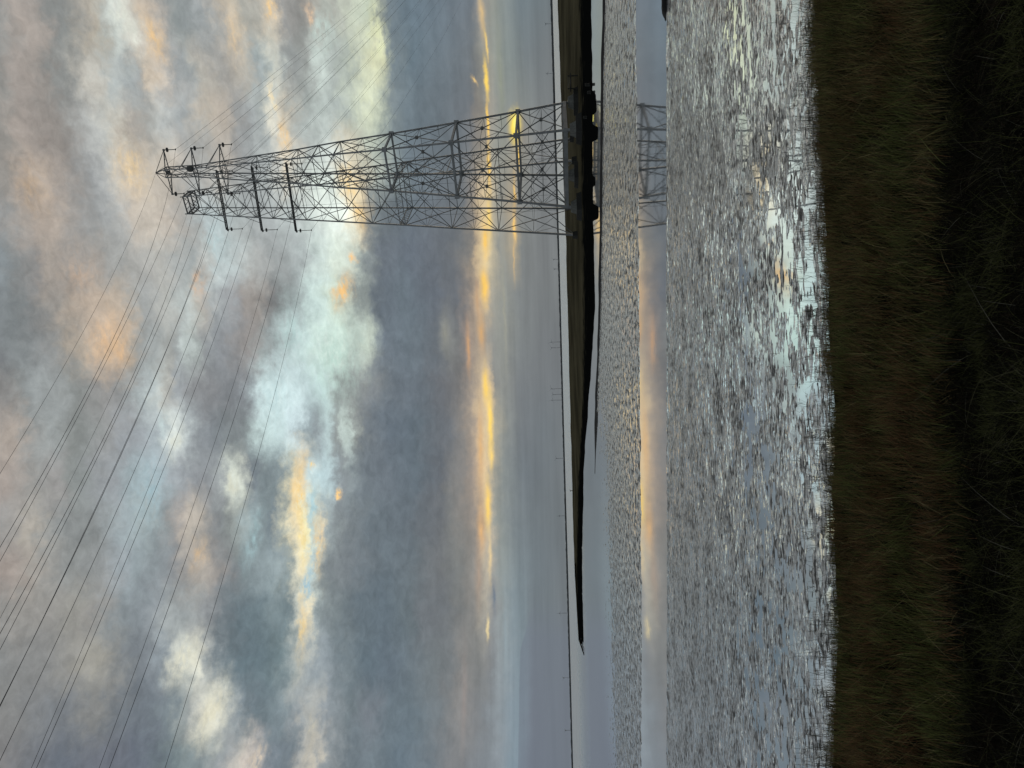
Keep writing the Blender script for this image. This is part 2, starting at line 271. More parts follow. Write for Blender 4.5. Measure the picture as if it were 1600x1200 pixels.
world.cycles.sampling_method = 'MANUAL'; world.cycles.sample_map_resolution = 512

# ------------------------------------------------------------------ materials
def material(name, build):
    m = bpy.data.materials.new(name); m.use_nodes = True
    t = NT(m.node_tree)
    p = next(n for n in t.n if n.type == 'BSDF_PRINCIPLED')
    build(t, p)
    return m
def flat(name, col, rough=.6, metal=0.0, var=.25, scale=3.0, bump=0.0, bscale=20.0):
    def b(t, p):
        pos = t.new('ShaderNodeNewGeometry').outputs['Position']
        n = t.noise(pos, scale, 5, .6)[0]
        a = tuple(c * (1 - var) for c in col) + (1,); c2 = tuple(min(1, c * (1 + var)) for c in col) + (1,)
        t.set(p.inputs['Base Color'], t.mix(t.rng(n, .3, .7), a, c2))
        p.inputs['Roughness'].default_value = rough; p.inputs['Metallic'].default_value = metal
        if bump:
            bn = t.new('ShaderNodeBump'); bn.inputs['Strength'].default_value = bump; bn.inputs['Distance'].default_value = .1
            t.set(bn.inputs['Height'], t.noise(pos, bscale, 5, .6)[0]); t.set(p.inputs['Normal'], bn.outputs[0])
    return material(name, b)
steel = flat('galvanised_steel', (.16, .175, .175), .55, .3, .3, .6)
steel_thick = flat('galvanised_girder', (.26, .29, .30), .5, .3, .25, .4)
rusty = flat('dark_box_steel', (.06, .07, .07), .6, 0, .3, 2)
cable = flat('cable', (.03, .03, .035), .6)
porcelain = flat('insulator_glass', (.05, .055, .055), .35)
concrete = flat('pier_concrete', (.14, .155, .145), .85, 0, .35, 1.2, .4, 6)
seaweed = flat('weeded_concrete', (.020, .024, .022), .8, 0, .4, 1.5, .6, 5)
turb = flat('far_mast_paint', (.46, .50, .54), .6)
shore_m = flat('far_shore_land', (.035, .045, .052), .9, 0, .4, .01)

def water_build(t, p):
    pos = t.new('ShaderNodeNewGeometry').outputs['Position']
    x, y, z = t.sep(pos)
    p.inputs['Base Color'].default_value = (.84, .88, .91, 1)
    p.inputs['Metallic'].default_value = .92
    far = t.rng(y, 320.0, 700.0)
    t.set(p.inputs['Roughness'], t.rng(y, 320.0, 900.0, .03, .42))
    bn = t.new('ShaderNodeBump')
    hgt = t.math('ADD', t.noise(t.mapping(pos, scale=(.35, .12, 1)), 1.0, 3, .5)[0], t.math('MULTIPLY', t.noise(t.mapping(pos, scale=(2.0, .8, 1)), 1.0, 2, .5)[0], .2))
    t.set(bn.inputs['Height'], hgt); bn.inputs['Distance'].default_value = 1.0
    t.set(bn.inputs['Strength'], t.math('ADD', t.math('MULTIPLY', far, 1.4), t.rng(y, 128.0, 150.0, .0035, .008)))
    t.set(p.inputs['Normal'], bn.outputs[0])
water_m = material('estuary_water', water_build)

def mud_build(t, p):
    pos = t.new('ShaderNodeNewGeometry').outputs['Position']
    x, y, z = t.sep(pos)
    # distance makes nothing here: ripple marks are a little longer than wide, as on any tidal flat
    q = t.mapping(pos, scale=(1.0, 1.25, 1.0))
    zone2 = t.rng(y, 62.0, 85.0)
    fine = t.noise(q, 5.5, 4, .62)[0]
    mid = t.noise(t.mapping(pos, scale=(.62, 1.6, 1)), 3.1, 5, .66, .25)[0]
    big = t.noise(q, .35, 3, .5)[0]
    coarse = t.noise(t.mapping(pos, scale=(1.15, .52, 1)), 1.0, 5, .74)[0]
    wet = t.math('ADD', t.math('MULTIPLY', mid, .76), t.math('MULTIPLY', big, .24))
    wet = t.math('ADD', t.math('MULTIPLY', wet, t.math('SUBTRACT', 1.0, zone2)), t.math('MULTIPLY', coarse, zone2))
    dry = t.rng(z, .052, .075)
    wetm = t.math('SUBTRACT', t.rng(wet, .43, .50), t.math('MULTIPLY', t.rng(fine, .50, .66), t.math('SUBTRACT', .35, t.math('MULTIPLY', zone2, .1))), clamp=True)
    wetm = t.math('MULTIPLY', wetm, t.math('SUBTRACT', 1.0, t.math('MULTIPLY', t.math('MULTIPLY', dry, t.rng(y, 46.0, 38.0)), .85)))
    
    # film of standing water between the ripple crests: long thin mirrors
    st1 = t.noise(t.mapping(pos, loc=(40, 3, 0), scale=(.95, 2.9, 1)), 1.15, 4, .6)[0]
    st2 = t.noise(t.mapping(pos, loc=(40, 3, 0), scale=(.75, .50, 1)), 1.0, 4, .62)[0]
    st = t.math('ADD', t.math('MULTIPLY', st1, t.math('SUBTRACT', 1.0, zone2)), t.math('MULTIPLY', st2, zone2))
    st = t.math('ADD', st, t.math('MULTIPLY', t.math('SUBTRACT', big, .5), .25))
    film = t.math('MULTIPLY', t.rng(st, .485, .515), t.rng(wetm, .55, .9))
    t.set(p.inputs['Roughness'], t.math('ADD', t.math('MULTIPLY', t.rng(wetm, 0, 1, .45, .24), t.math('SUBTRACT', 1.0, film)), .035))
    base = t.mix(wetm, (.05, .052, .054, 1), (.64, .655, .66, 1))
    t.set(p.inputs['Base Color'], t.mix(film, base, (.86, .90, .92, 1)))
    t.set(p.inputs['Metallic'], t.rng(wetm, 0, 1, .16, .92))
    bn = t.new('ShaderNodeBump'); bn.inputs['Distance'].default_value = .12
    t.set(bn.inputs['Height'], t.math('ADD', fine, t.math('MULTIPLY', mid, 2.2)))
    t.set(bn.inputs['Strength'], t.math('ADD', t.math('MULTIPLY', t.rng(wetm, 0, 1, .9, .45), t.math('SUBTRACT', 1.0, film)), .012))
    t.set(p.inputs['Normal'], bn.outputs[0])
mud_m = material('wet_mud', mud_build)

def island_build(t, p):
    geo = t.new('ShaderNodeNewGeometry'); pos = geo.outputs['Position']; x, y, z = t.sep(pos)
    n = t.noise(t.mapping(pos, scale=(.03, .02, .2)), 1.0, 5, .6)[0]
    n2 = t.noise(t.mapping(pos, scale=(.25, .12, 1)), 1.0, 4, .6)[0]
    top = t.mix(t.rng(n, .38, .62), (.048, .044, .027, 1), (.118, .108, .066, 1))
    top = t.mix(t.rng(n2, .3, .7, 0, .5), top, (.055, .052, .04, 1))
    tide = t.math('ADD', z, t.math('MULTIPLY', t.math('SUBTRACT', n2, .5), .7))
    f = t.rng(tide, .20, .50, kind='SMOOTHSTEP')
    t.set(p.inputs['Base Color'], t.mix(f, (.006, .007, .007, 1), top))
    p.inputs['Roughness'].default_value = 1.0
    p.inputs['Specular IOR Level'].default_value = 0.0
    bn = t.new('ShaderNodeBump'); bn.inputs['Distance'].default_value = .6; bn.inputs['Strength'].default_value = .6
    t.set(bn.inputs['Height'], t.noise(pos, .5, 4, .6)[0]); t.set(p.inputs['Normal'], bn.outputs[0])
island_m = material('weed_covered_mudbank', island_build)
berm_m = flat('black_mud', (.010, .011, .012), .9, 0, .3, .6, .5, 3)
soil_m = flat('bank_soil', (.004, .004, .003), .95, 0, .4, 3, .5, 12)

# ------------------------------------------------------------------ mesh helpers
class MB:
    def __init__(s): s.v = []; s.f = []; s.n = 0
    def add(s, v, f):
        s.v.append(np.asarray(v, float)); s.f += [tuple(i + s.n for i in q) for q in f]; s.n += len(v)
    def beam(s, a, b, w, w2=None, up=(0, 0, 1)):
        a = np.asarray(a, float); b = np.asarray(b, float); d = b - a; L = np.linalg.norm(d)
        if L < 1e-6: return
        d /= L; u = np.asarray(up, float)
        if abs(d @ u) > .97: u = np.array([.6, .8, 0])
        x = np.cross(d, u); x /= np.linalg.norm(x); y = np.cross(x, d)
        w2 = w if w2 is None else w2
        v = []
        for c, ww in ((a, w), (b, w2)):
            for (i, j) in ((-1, -1), (1, -1), (1, 1), (-1, 1)): v.append(c + x * i * ww / 2 + y * j * ww / 2)
        s.add(v, [(0, 1, 5, 4), (1, 2, 6, 5), (2, 3, 7, 6), (3, 0, 4, 7), (3, 2, 1, 0), (4, 5, 6, 7)])
    def box(s, c, sx, sy, sz, ang=0.0, top=None):
        ca, sa = math.cos(ang), math.sin(ang); v = []
        for k, (zz, sc) in enumerate(((-.5, 1), (.5, 1 if top is None else top))):
            for (i, j) in ((-1, -1), (1, -1), (1, 1), (-1, 1)):
                X, Y = i * sx / 2 * sc, j * sy / 2 * sc
                v.append((c[0] + ca * X - sa * Y, c[1] + sa * X + ca * Y, c[2] + zz * sz))
        s.add(v, [(0, 1, 5, 4), (1, 2, 6, 5), (2, 3, 7, 6), (3, 0, 4, 7), (3, 2, 1, 0), (4, 5, 6, 7)])
    def cyl(s, c0, c1, r0, r1=None, n=10):
        c0 = np.asarray(c0, float); c1 = np.asarray(c1, float); d = c1 - c0; d /= np.linalg.norm(d)
        u = np.array([0, 0, 1.]) if abs(d[2]) < .9 else np.array([1., 0, 0])
        x = np.cross(d, u); x /= np.linalg.norm(x); y = np.cross(d, x); r1 = r0 if r1 is None else r1
        v = [c + (x * math.cos(6.28318 * i / n) + y * math.sin(6.28318 * i / n)) * r for c, r in ((c0, r0), (c1, r1)) for i in range(n)]
        s.add(v, [(i, (i + 1) % n, n + (i + 1) % n, n + i) for i in range(n)] + [tuple(range(n))[::-1], tuple(range(n, 2 * n))])
    def tube(s, pts, r, n=5):
        pts = np.asarray(pts, float); v = []
        for i, p in enumerate(pts):
            t = pts[min(i + 1, len(pts) - 1)] - pts[max(i - 1, 0)]; t /= np.linalg.norm(t)
            x = np.cross(t, (0, 0, 1.)); x /= np.linalg.norm(x); y = np.cross(x, t)
            v += [p + (x * math.cos(6.28318 * k / n) + y * math.sin(6.28318 * k / n)) * r for k in range(n)]
        f = [(i * n + k, i * n + (k + 1) % n, (i + 1) * n + (k + 1) % n, (i + 1) * n + k) for i in range(len(pts) - 1) for k in range(n)]
        s.add(v, f)
    def build(s, name, mat, parent=None, loc=None, smooth=False):
        me = bpy.data.meshes.new(name); v = np.concatenate(s.v)
        if loc is not None: v = v - np.asarray(loc)
        me.from_pydata(v.tolist(), [], s.f); me.update()
        if smooth: me.polygons.foreach_set('use_smooth', [True] * len(me.polygons))
        me.materials.append(mat)
        o = bpy.data.objects.new(name, me); C.objects.link(o)
        if parent is not None: o.parent = parent
        elif loc is not None: o.location = loc
        return o
def tag(o, label=None, cat=None, group=None, kind=None):
    if label: o['label'] = label
    if cat: o['category'] = cat
    if group: o['group'] = group
    if kind: o['kind'] = kind
    return o
def empty(name, loc):
    e = bpy.data.objects.new(name, None); C.objects.link(e); e.location = loc; e.empty_display_size = .5
    return e
def grid_mesh(name, V, nr, nc, mat, smooth=True):
    me = bpy.data.meshes.new(name)
    me.vertices.add(nr * nc); me.vertices.foreach_set('co', V.reshape(-1).astype(np.float32))
    i, j = np.meshgrid(np.arange(nr - 1), np.arange(nc - 1), indexing='ij')
    a = (i * nc + j).ravel(); q = np.stack([a, a + 1, a + nc + 1, a + nc], -1)
    me.loops.add(q.size); me.loops.foreach_set('vertex_index', q.ravel().astype(np.int32))
    me.polygons.add(len(q)); me.polygons.foreach_set('loop_start', (np.arange(len(q)) * 4).astype(np.int32))
    me.polygons.foreach_set('loop_total', np.full(len(q), 4, np.int32))
    if smooth: me.polygons.foreach_set('use_smooth', np.ones(len(q), bool))
    me.update(calc_edges=True); me.materials.append(mat)
    o = bpy.data.objects.new(name, me); C.objects.link(o)
    return o
def perlin(x, y, seed=0):
    xi = np.floor(x).astype(np.int64); yi = np.floor(y).astype(np.int64); xf = x - xi; yf = y - yi
    def g(ix, iy, fx, fy):
        h = (ix * 374761393 + iy * 668265263 + seed * 974634777) & 0xffffffff
        h = ((h ^ (h >> 13)) * 1274126177) & 0xffffffff; h = h ^ (h >> 16)
        a = (h & 0xffff) / 65536 * 2 * np.pi
        return np.cos(a) * fx + np.sin(a) * fy
    u = xf * xf * xf * (xf * (xf * 6 - 15) + 10); v = yf * yf * yf * (yf * (yf * 6 - 15) + 10)
    a = g(xi, yi, xf, yf); b = g(xi + 1, yi, xf - 1, yf); c = g(xi, yi + 1, xf, yf - 1); d = g(xi + 1, yi + 1, xf - 1, yf - 1)
    return (a + (b - a) * u) * (1 - v) + (c + (d - c) * u) * v
def fbm(x, y, o=4, seed=0, gain=.5):
    s = 0; a = 1; n = 0
    for k in range(o):
        s = s + a * perlin(x * 2 ** k, y * 2 ** k, seed + k * 17); n += a; a *= gain
    return s / n * 1.6
def sstep(a, b, x):
    t = np.clip((x - a) / (b - a), 0, 1); return t * t * (3 - 2 * t)

# ------------------------------------------------------------------ the setting
# water: one sheet under everything out to the horizon
wv_ = np.array([[-9000, 24, 0], [9000, 24, 0], [-9000, 9000, 0], [9000, 9000, 0]], float)
w_o = grid_mesh('water', wv_, 2, 2, water_m, False); tag(w_o, kind='structure')

def line_y(points):
    """depth as a function of lateral angle X/Y, through picture points on the water level"""
    P = sorted([(g[0] / g[1], g[1]) for g in (ground(x, y) for x, y in points)])
    u = np.array([p[0] for p in P]); d = np.array([p[1] for p in P])
    return lambda q: np.interp(q, u, d)
pool_near = line_y([(1043, -150), (1042, 0), (1042, 300), (1042, 600), (1043, 900), (1042, 1200), (1042, 1350)])
pool_far = line_y([(992, -150), (994, 0), (998, 250), (1001, 600), (1003, 900), (1003, 1200), (1003, 1350)])
flat_far = line_y([(948, -150), (945, 0), (942, 120), (940, 300), (938, 480), (932, 600), (928, 720), (926, 900), (928, 1200), (930, 1350)])
NR, NC = 620, 860
dep = np.linspace(46, 520, NR)                       # rows spaced so that near ripples get fine cells, far ones coarse
Yr = H * FP / dep; Yr[-1] = 20.0
uu = np.linspace(-.66, .66, NC)
Yg, Ug = np.meshgrid(Yr, uu, indexing='ij'); Xg = Ug * (Yg + 12.0); Ug = Xg / Yg
pn = pool_near(Ug) + .5 * fbm(Xg * .5, Yg * .2, 3, 5); pf = pool_far(Ug) + 1.6 * fbm(Xg * .35, Yg * .1, 3, 6); ff = flat_far(Ug)
near = .045 * fbm(Xg * .7, Yg * 1.05, 4, 1) + .016 * fbm(Xg * .15, Yg * .25, 3, 2) + .028 * fbm(Xg * 1.9, Yg * 3.8, 4, 3)
near += .05 * np.clip(fbm(Xg * .5, Yg * .9, 3, 14) - .22, 0, 1) * sstep(44, 34, Yg)
near += .012 * fbm(Xg * 1.4, Yg * 4.5, 2, 8)
wetbias = .006 + .040 * sstep(35, 50, Yg)             # drier towards the pool, puddled towards the marsh
z1 = near + wetbias
z2 = .035 * fbm(Xg * .4, Yg * .12, 4, 9, .6) + .04 * fbm(Xg * 1.1, Yg * .35, 3, 10) + .038
leftfade = sstep(120, 175, Yg) * sstep(.12, -.12, Ug)  # the far left of the flat sinks under a film of water
z2 = z2 - .052 * leftfade - .03 * sstep(170, 230, Yg) * sstep(.12, -.12, Ug)
Z = np.where(Yg < (pn + pf) / 2, z1, z2)
inpool = sstep(pn - .25, pn + .05, Yg) * (1 - sstep(pf - .6, pf + 1.0, Yg))
Z = Z * (1 - inpool) - .35 * inpool
rim = np.exp(-((Yg - pn + .45) / .4) ** 2); Z = Z + rim * .055
Z = np.where(Yg > ff, np.minimum(Z, -.05 - .02 * (Yg - ff)), Z)
lump = sstep(.475, .492, Ug + .004 * fbm(Xg * 1.5, Yg, 2, 12)) * sstep(pn - 2.2, pn - 1.4, Yg) * (1 - sstep(pn - .4, pn - .05, Yg))
Z = Z + .0 * lump
V = np.stack([Xg, Yg, Z], -1)
mud = grid_mesh('mudflat', V, NR, NC, mud_m); tag(mud, kind='structure')

# low black lip of mud along the channel
pts = [(945, -180), (945, 0), (942.5, 120), (940.5, 300), (938, 480), (933.5, 600), (931, 680), (929.5, 740)]
P = np.array([ground(x, y) for x, y in pts]); tt = np.linspace(0, len(pts) - 1, 160)
px = np.interp(tt, range(len(pts)), P[:, 0]); py = np.interp(tt, range(len(pts)), P[:, 1]) + 2.0 * fbm(px * .05, tt * 0, 3, 31)
hh = (.42 + .22 * fbm(px * .12, tt * 0, 3, 33)) * sstep(0, 8, 160 * (1 - tt / tt[-1]) / 4)
rows = []
for k, (oy, hz) in enumerate(((-2.5, -.1), (-1.6, .35), (-.9, .8), (-.2, 1.0), (.8, .9), (2.0, .4), (3.5, -.1))):
    rows.append(np.stack([px, py + oy, np.maximum(hh, .02) * hz if hz > 0 else hh * 0 - .08], -1))
berm = grid_mesh('mud_ridge', np.array(rows), 7, 160, berm_m); tag(berm, kind='structure')

# black lump of mud standing at the pool's near edge on the right
pa, pb = ground(1042, 25), ground(1042, -220); tt = np.linspace(0, 1, 60)
lx = pa[0] + (pb[0] - pa[0]) * tt; ly = pa[1] + (pb[1] - pa[1]) * tt - .2
hh = (.42 + .10 * fbm(lx * 1.1, lx * 0, 3, 35)) * sstep(-.01, .03, tt)
rows = [np.stack([lx, ly + oy + .12 * fbm(lx * 1.5, lx * 0 + oy, 2, 36), hh * hz if hz > 0 else hh * 0 - .1], -1) for oy, hz in ((-.5, 0), (-.38, .6), (-.2, .95), (.1, 1.0), (.6, .8), (1.0, .3), (1.2, 0))]
clod = grid_mesh('mud_lump', np.array(rows), 7, 60, berm_m); tag(clod, kind='structure')

# the island (mudbank and rock shelf) carrying the pylons
ys = np.array([-420, -200, 0, 140, 300, 380, 480, 600, 700, 760, 900, 1000, 1024])
bk = np.interp(ys, [-420, 0, 140, 380, 700, 900, 1000, 1024], [861, 871, 876, 884, 892.5, 898, 904, 912])
bz = np.interp(ys, [-420, 0, 140, 380, 700, 900, 1000, 1024], [4.5, 4.2, 3.8, 3.0, 1.6, 1.6, .9, .1])
crx = np.interp(ys, [-420, -200, 0, 130, 200, 300, 480, 600, 700, 760, 900, 1000, 1024], [891, 897, 902.5, 904, 904.5, 907, 909.5, 910, 905.5, 902, 899.5, 905, 912.2])
wl = np.interp(ys, [-420, -200, 0, 130, 200, 340, 480, 560, 640, 700, 760, 900, 1000, 1024], [914, 919, 924, 926, 924, 927, 930, 926, 918, 914, 911.5, 909.5, 912, 913])
ysf = np.linspace(-420, 1024, 900)
bkf, bzf, crf, wlf = (np.interp(ysf, ys, a) for a in (bk, bz, crx, wl))
wlf = wlf + sum(h_ * np.exp(-((ysf - y_) / w_) ** 10) for y_, h_, w_ in ((208, 9, 12), (332, 9, 12), (161, 6, 17), (283, 4, 8)))
wlf = wlf + 1.5 * fbm(ysf * .025, ysf * 0, 4, 40) * np.clip((1010 - ysf) / 60, 0, 1)
crf = np.minimum(crf + .8 * fbm(ysf * .03, ysf * 0 + 9, 4, 41), wlf - .6)
crz = np.clip((1024 - ysf) / 120, .1, 1) * .5
WLp = np.array([ground(x, y) for x, y in zip(wlf, ysf)])
CRp = np.array([ground(x, y, z) for x, y, z in zip(crf, ysf, crz)])
BKp = np.array([ground(x, y, z) for x, y, z in zip(bkf, ysf, bzf)])
rows = []
for t, zf in ((-.06, None), (0, 0.0), (.04, .10), (.15, .16), (.3, .22), (.5, .3), (.7, .45), (.85, .7), (1.0, 1.0)):
    b = WLp + (CRp - WLp) * t
    z = crz * zf if zf is not None else crz * 0 - .5
    rows.append(np.stack([b[:, 0], b[:, 1], z + (.10 * fbm(b[:, 0] * .12, b[:, 1] * .06, 4, 44) if t > .02 else 0)], -1))
for t in np.concatenate([np.linspace(.01, .2, 12), np.linspace(.24, 1, 20)]):
    b = CRp + (BKp - CRp) * t
    z = crz + (bzf - crz) * t + (.12 + .6 * t) * fbm(b[:, 0] * .03, b[:, 1] * .02, 5, 45) * (.25 + .75 * np.clip((980 - ysf) / 200, 0, 1))
    rows.append(np.stack([b[:, 0], b[:, 1], z], -1))
b = BKp + (BKp - WLp) * .06
rows.append(np.stack([b[:, 0], b[:, 1], b[:, 2] * 0 - 1.5], -1))
isl = grid_mesh('mudbank', np.array(rows), len(rows), len(ysf), island_m); tag(isl, kind='structure')

# far shore of the estuary
ysf = np.linspace(-300, 1500, 900)
sb = np.interp(ysf, [-300, 0, 140, 380, 700, 900, 1200, 1500], [854.5, 863.2, 867.2, 873.6, 882.2, 887.8, 895.6, 903.5])
rows = []
base = np.array([ground(x, y) for x, y in zip(sb, ysf)])
dist = np.clip(base[:, 1], 1500, 5200)
base = np.stack([base[:, 0] / base[:, 1] * dist, dist, dist * 0], -1)
hgt = np.interp(ysf, [-300, 140, 400, 1500], [3.4, 3.2, 2.4, 2.1]) / FP * dist + 3.2 * fbm(ysf * .09, ysf * 0, 5, 51, .7)
for dyy, hz in ((0, -1), (0, 0), (15, .75), (60, 1.0), (900, 1.02), (1000, -1)):
    rows.append(np.stack([base[:, 0] * (1 + dyy / dist), dist + dyy, hgt * hz if hz > 0 else hgt * 0 + hz], -1))
fs = grid_mesh('far_shore', np.array(rows), 6, 900, shore_m); tag(fs, kind='structure')

# marsh edge and sea bank, one sheet running under the viewer
def bank_z(X, Y):
    e = edge_y(X)
    z = np.interp(Y, [-30, 0, 3, 7.5, 12, 17, 22, 25], [7.6, 7.4, 6.4, 4.4, 2.4, .95, .5, .22])
    z = z + .14 * fbm(X * .35, Y * .35, 4, 60) * sstep(26, 18, Y)
    return np.where(Y > e - 1.5, z * 0 + np.interp(Y - e, [-1.5, 0, .6], [.22, .05, -.3]), z)
_e = line_y([(1268, -200), (1272, 0), (1290, 300), (1299, 520), (1307, 650), (1304, 800), (1312, 1000), (1305, 1200), (1300, 1400)])
def edge_y(X):
    u = X / 26.0
    return _e(u) + .5 * fbm(X * .45, X * 0, 3, 61)
nx, ny = 360, 240
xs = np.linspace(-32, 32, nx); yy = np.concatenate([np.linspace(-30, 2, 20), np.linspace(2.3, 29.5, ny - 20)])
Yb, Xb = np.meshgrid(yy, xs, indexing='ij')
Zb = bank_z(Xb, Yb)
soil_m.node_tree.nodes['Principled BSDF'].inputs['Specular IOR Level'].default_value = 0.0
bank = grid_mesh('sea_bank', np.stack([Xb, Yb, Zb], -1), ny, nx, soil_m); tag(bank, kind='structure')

# ------------------------------------------------------------------ grass
def blades(name, X, Y, Zr, Hh, Wd, lean, heading, curl, mats, mi, seg=3):
    n = len(X); k = seg + 1
    t = np.linspace(0, 1, k)
    P = np.zeros((n, k, 2, 3), np.float32)
    ang = rng.uniform(0, np.pi, n); wx, wy = np.cos(ang), np.sin(ang)
    hx, hy = np.cos(heading), np.sin(heading)
    for i, ti in enumerate(t):
        off = lean * Hh * (ti + curl * ti * ti)
        cz = Hh * ti * (1 - .35 * np.minimum(1, curl * .6) * ti)
        cx = X + hx * off; cy = Y + hy * off; w = Wd * (1 - ti) ** .7 / 2 + .0008
        for s_, sg in enumerate((-1, 1)):
            P[:, i, s_, 0] = cx + sg * wx * w; P[:, i, s_, 1] = cy + sg * wy * w; P[:, i, s_, 2] = Zr + cz
    V = P.reshape(-1, 3)
    b = (np.arange(n) * k * 2)[:, None, None] + (np.arange(seg) * 2)[None, :, None] + np.array([0, 1, 3, 2])[None, None, :]
    q = b.reshape(-1, 4).astype(np.int32)
    me = bpy.data.meshes.new(name)
    me.vertices.add(len(V)); me.vertices.foreach_set('co', V.ravel())
    me.loops.add(q.size); me.loops.foreach_set('vertex_index', q.ravel())
    me.polygons.add(len(q)); me.polygons.foreach_set('loop_start', (np.arange(len(q)) * 4).astype(np.int32))
    me.polygons.foreach_set('loop_total', np.full(len(q), 4, np.int32))
    for m in mats: me.materials.append(m)
    me.polygons.foreach_set('material_index', np.repeat(mi, seg).astype(np.int32))
    me.update(calc_edges=True)
    o = bpy.data.objects.new(name, me); C.objects.link(o)
    return o
def leaf(name, col, rough=.7):
    def b(t, p):
        p.inputs['Base Color'].default_value = (*col, 1); p.inputs['Roughness'].default_value = rough
        p.inputs['Specular IOR Level'].default_value = .06
    return material(name, b)
gm = [leaf('marsh_grass_olive', (.23, .185, .08)), leaf('marsh_grass_green', (.17, .20, .065)), leaf('marsh_grass_russet', (.24, .14, .07)),
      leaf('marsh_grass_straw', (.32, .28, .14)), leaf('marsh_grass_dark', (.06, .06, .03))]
def scatter(n, y0, y1, ulim=.60, pad=7.0):
    Y = rng.uniform(y0, y1, n * 2); X = rng.uniform(-1, 1, n * 2) * (ulim * y1 + pad)
    ok = np.abs(X) < ulim * Y + pad
    return X[ok][:n], Y[ok][:n]
# cord grass bed from the mud edge back to the foot of the bank
X, Y = scatter(175000, 12.5, 27.5)
e = edge_y(X) + .75 * fbm(X * 1.1, X * 0, 2, 79); inner = 16.4 + 2.6 * fbm(X * .16, X * 0 + 3, 4, 70)
dens = sstep(e + .5, e - 1.1, Y) * (.25 + .75 * sstep(-.5, 0, fbm(X * 1.1, Y * .8, 3, 71))) * sstep(inner - 2.4, inner + .9, Y)
keep = rng.random(len(X)) < dens
X, Y, e = X[keep], Y[keep], e[keep]
z = bank_z(X, Y)
clump = fbm(X * .8, Y * .8, 3, 71)
hgt = (.50 + .26 * clump + rng.normal(0, .11, len(X))) * (.75 + .25 * sstep(e, e - 2, Y)); hgt = np.clip(hgt, .15, 1.1)
patch = fbm(X * .22, Y * .35, 3, 72) + rng.normal(0, .28, len(X))
mi = np.where(patch > .18 + X * .02, 2, np.where(patch < -.12 + X * -.012 - .0, 1, 0))
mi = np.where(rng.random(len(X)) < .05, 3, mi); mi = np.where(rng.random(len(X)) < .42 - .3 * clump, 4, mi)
hd = 5.5 * fbm(X * .5, Y * .5, 3, 74) + rng.normal(0, .8, len(X))
X2, Y2 = scatter(3200, 15, 27); e2 = edge_y(X2); k2 = (Y2 < e2 - .4); X2, Y2 = X2[k2], Y2[k2]; m2 = len(X2)
X, Y, z = np.r_[X, X2], np.r_[Y, Y2], np.r_[z, bank_z(X2, Y2)]; hgt = np.r_[hgt, rng.uniform(.4, .75, m2)]; hd = np.r_[hd, rng.uniform(0, 6.28, m2)]; mi = np.r_[mi, np.where(rng.random(m2) < .55, 3, 1)]
g1 = blades('marsh_grass', X, Y, z - .03, hgt, rng.uniform(.008, .020, len(X)) * np.where(rng.random(len(X)) < .04, 1.6, 1), np.r_[np.abs(rng.normal(.16, .22, len(X) - m2)), rng.uniform(.2, .9, m2)] + .25 * np.clip(fbm(X * .9, Y * .9, 2, 75), 0, 1), hd, rng.uniform(0, .8, len(X)), gm, mi, 3)
tag(g1, 'dense olive and russet cord grass along the mud edge', 'grass', kind='stuff')
# thin stems standing in the wet mud beyond the bed
X, Y = scatter(115000, 23.5, 33)
e = edge_y(X); dd = Y - e
keep = rng.random(len(X)) < np.exp(-np.clip(dd + .2, 0, 9) / .95) * (dd > -1.2) * (.12 + .88 * sstep(-.25, .35, fbm(X * .7, Y * .5, 3, 77)))
X, Y, e = X[keep], Y[keep], e[keep]
g2 = blades('grass_stems', X, Y, np.full(len(X), -.03), rng.uniform(.18, .60, len(X)), rng.uniform(.009, .017, len(X)), np.abs(rng.normal(.22, .28, len(X))), rng.uniform(0, 6.28, len(X)), rng.uniform(0, .8, len(X)), gm, np.full(len(X), 4), 3)
tag(g2, 'sparse dark stems standing in wet mud before the grass', 'grass stems', kind='stuff')
# rough weeds on the bank nearer the viewer
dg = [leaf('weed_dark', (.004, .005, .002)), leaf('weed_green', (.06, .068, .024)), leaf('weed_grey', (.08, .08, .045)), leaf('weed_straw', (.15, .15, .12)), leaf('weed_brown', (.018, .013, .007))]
X, Y = scatter(230000, 3.5, 18.2, .62, 5.0)
inner = 16.4 + 2.6 * fbm(X * .16, X * 0 + 3, 4, 70)
tuft = fbm(X * 1.3, Y * 1.3, 3, 80)
keep = (rng.random(len(X)) < sstep(-.45, .15, tuft)) & (Y < inner + 1.6)
X, Y, tuft = X[keep], Y[keep], tuft[keep]
z = bank_z(X, Y)
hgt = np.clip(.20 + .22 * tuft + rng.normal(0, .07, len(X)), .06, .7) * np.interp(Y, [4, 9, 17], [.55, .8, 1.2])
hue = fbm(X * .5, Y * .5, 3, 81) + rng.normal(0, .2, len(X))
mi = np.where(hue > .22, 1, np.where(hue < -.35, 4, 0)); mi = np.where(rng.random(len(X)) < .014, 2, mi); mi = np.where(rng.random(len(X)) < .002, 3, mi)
X2, Y2 = scatter(7200, 5, 17.6, .62, 5.0); t2 = fbm(X2 * 1.3 + 9, Y2 * 1.3, 3, 84); k2 = rng.random(len(X2)) < sstep(-.2, .3, t2); X2, Y2 = X2[k2], Y2[k2]
n1_, n2_ = len(X), len(X2); X, Y = np.r_[X, X2], np.r_[Y, Y2]; z = np.r_[z, bank_z(X2, Y2)]; hgt = np.r_[hgt, rng.uniform(.2, .6, n2_) * np.interp(Y2, [4, 9, 17], [.6, .8, 1.2])]
mi = np.r_[mi, np.where(rng.random(n2_) < .12, 3, np.where(rng.random(n2_) < .5, 2, 1))]
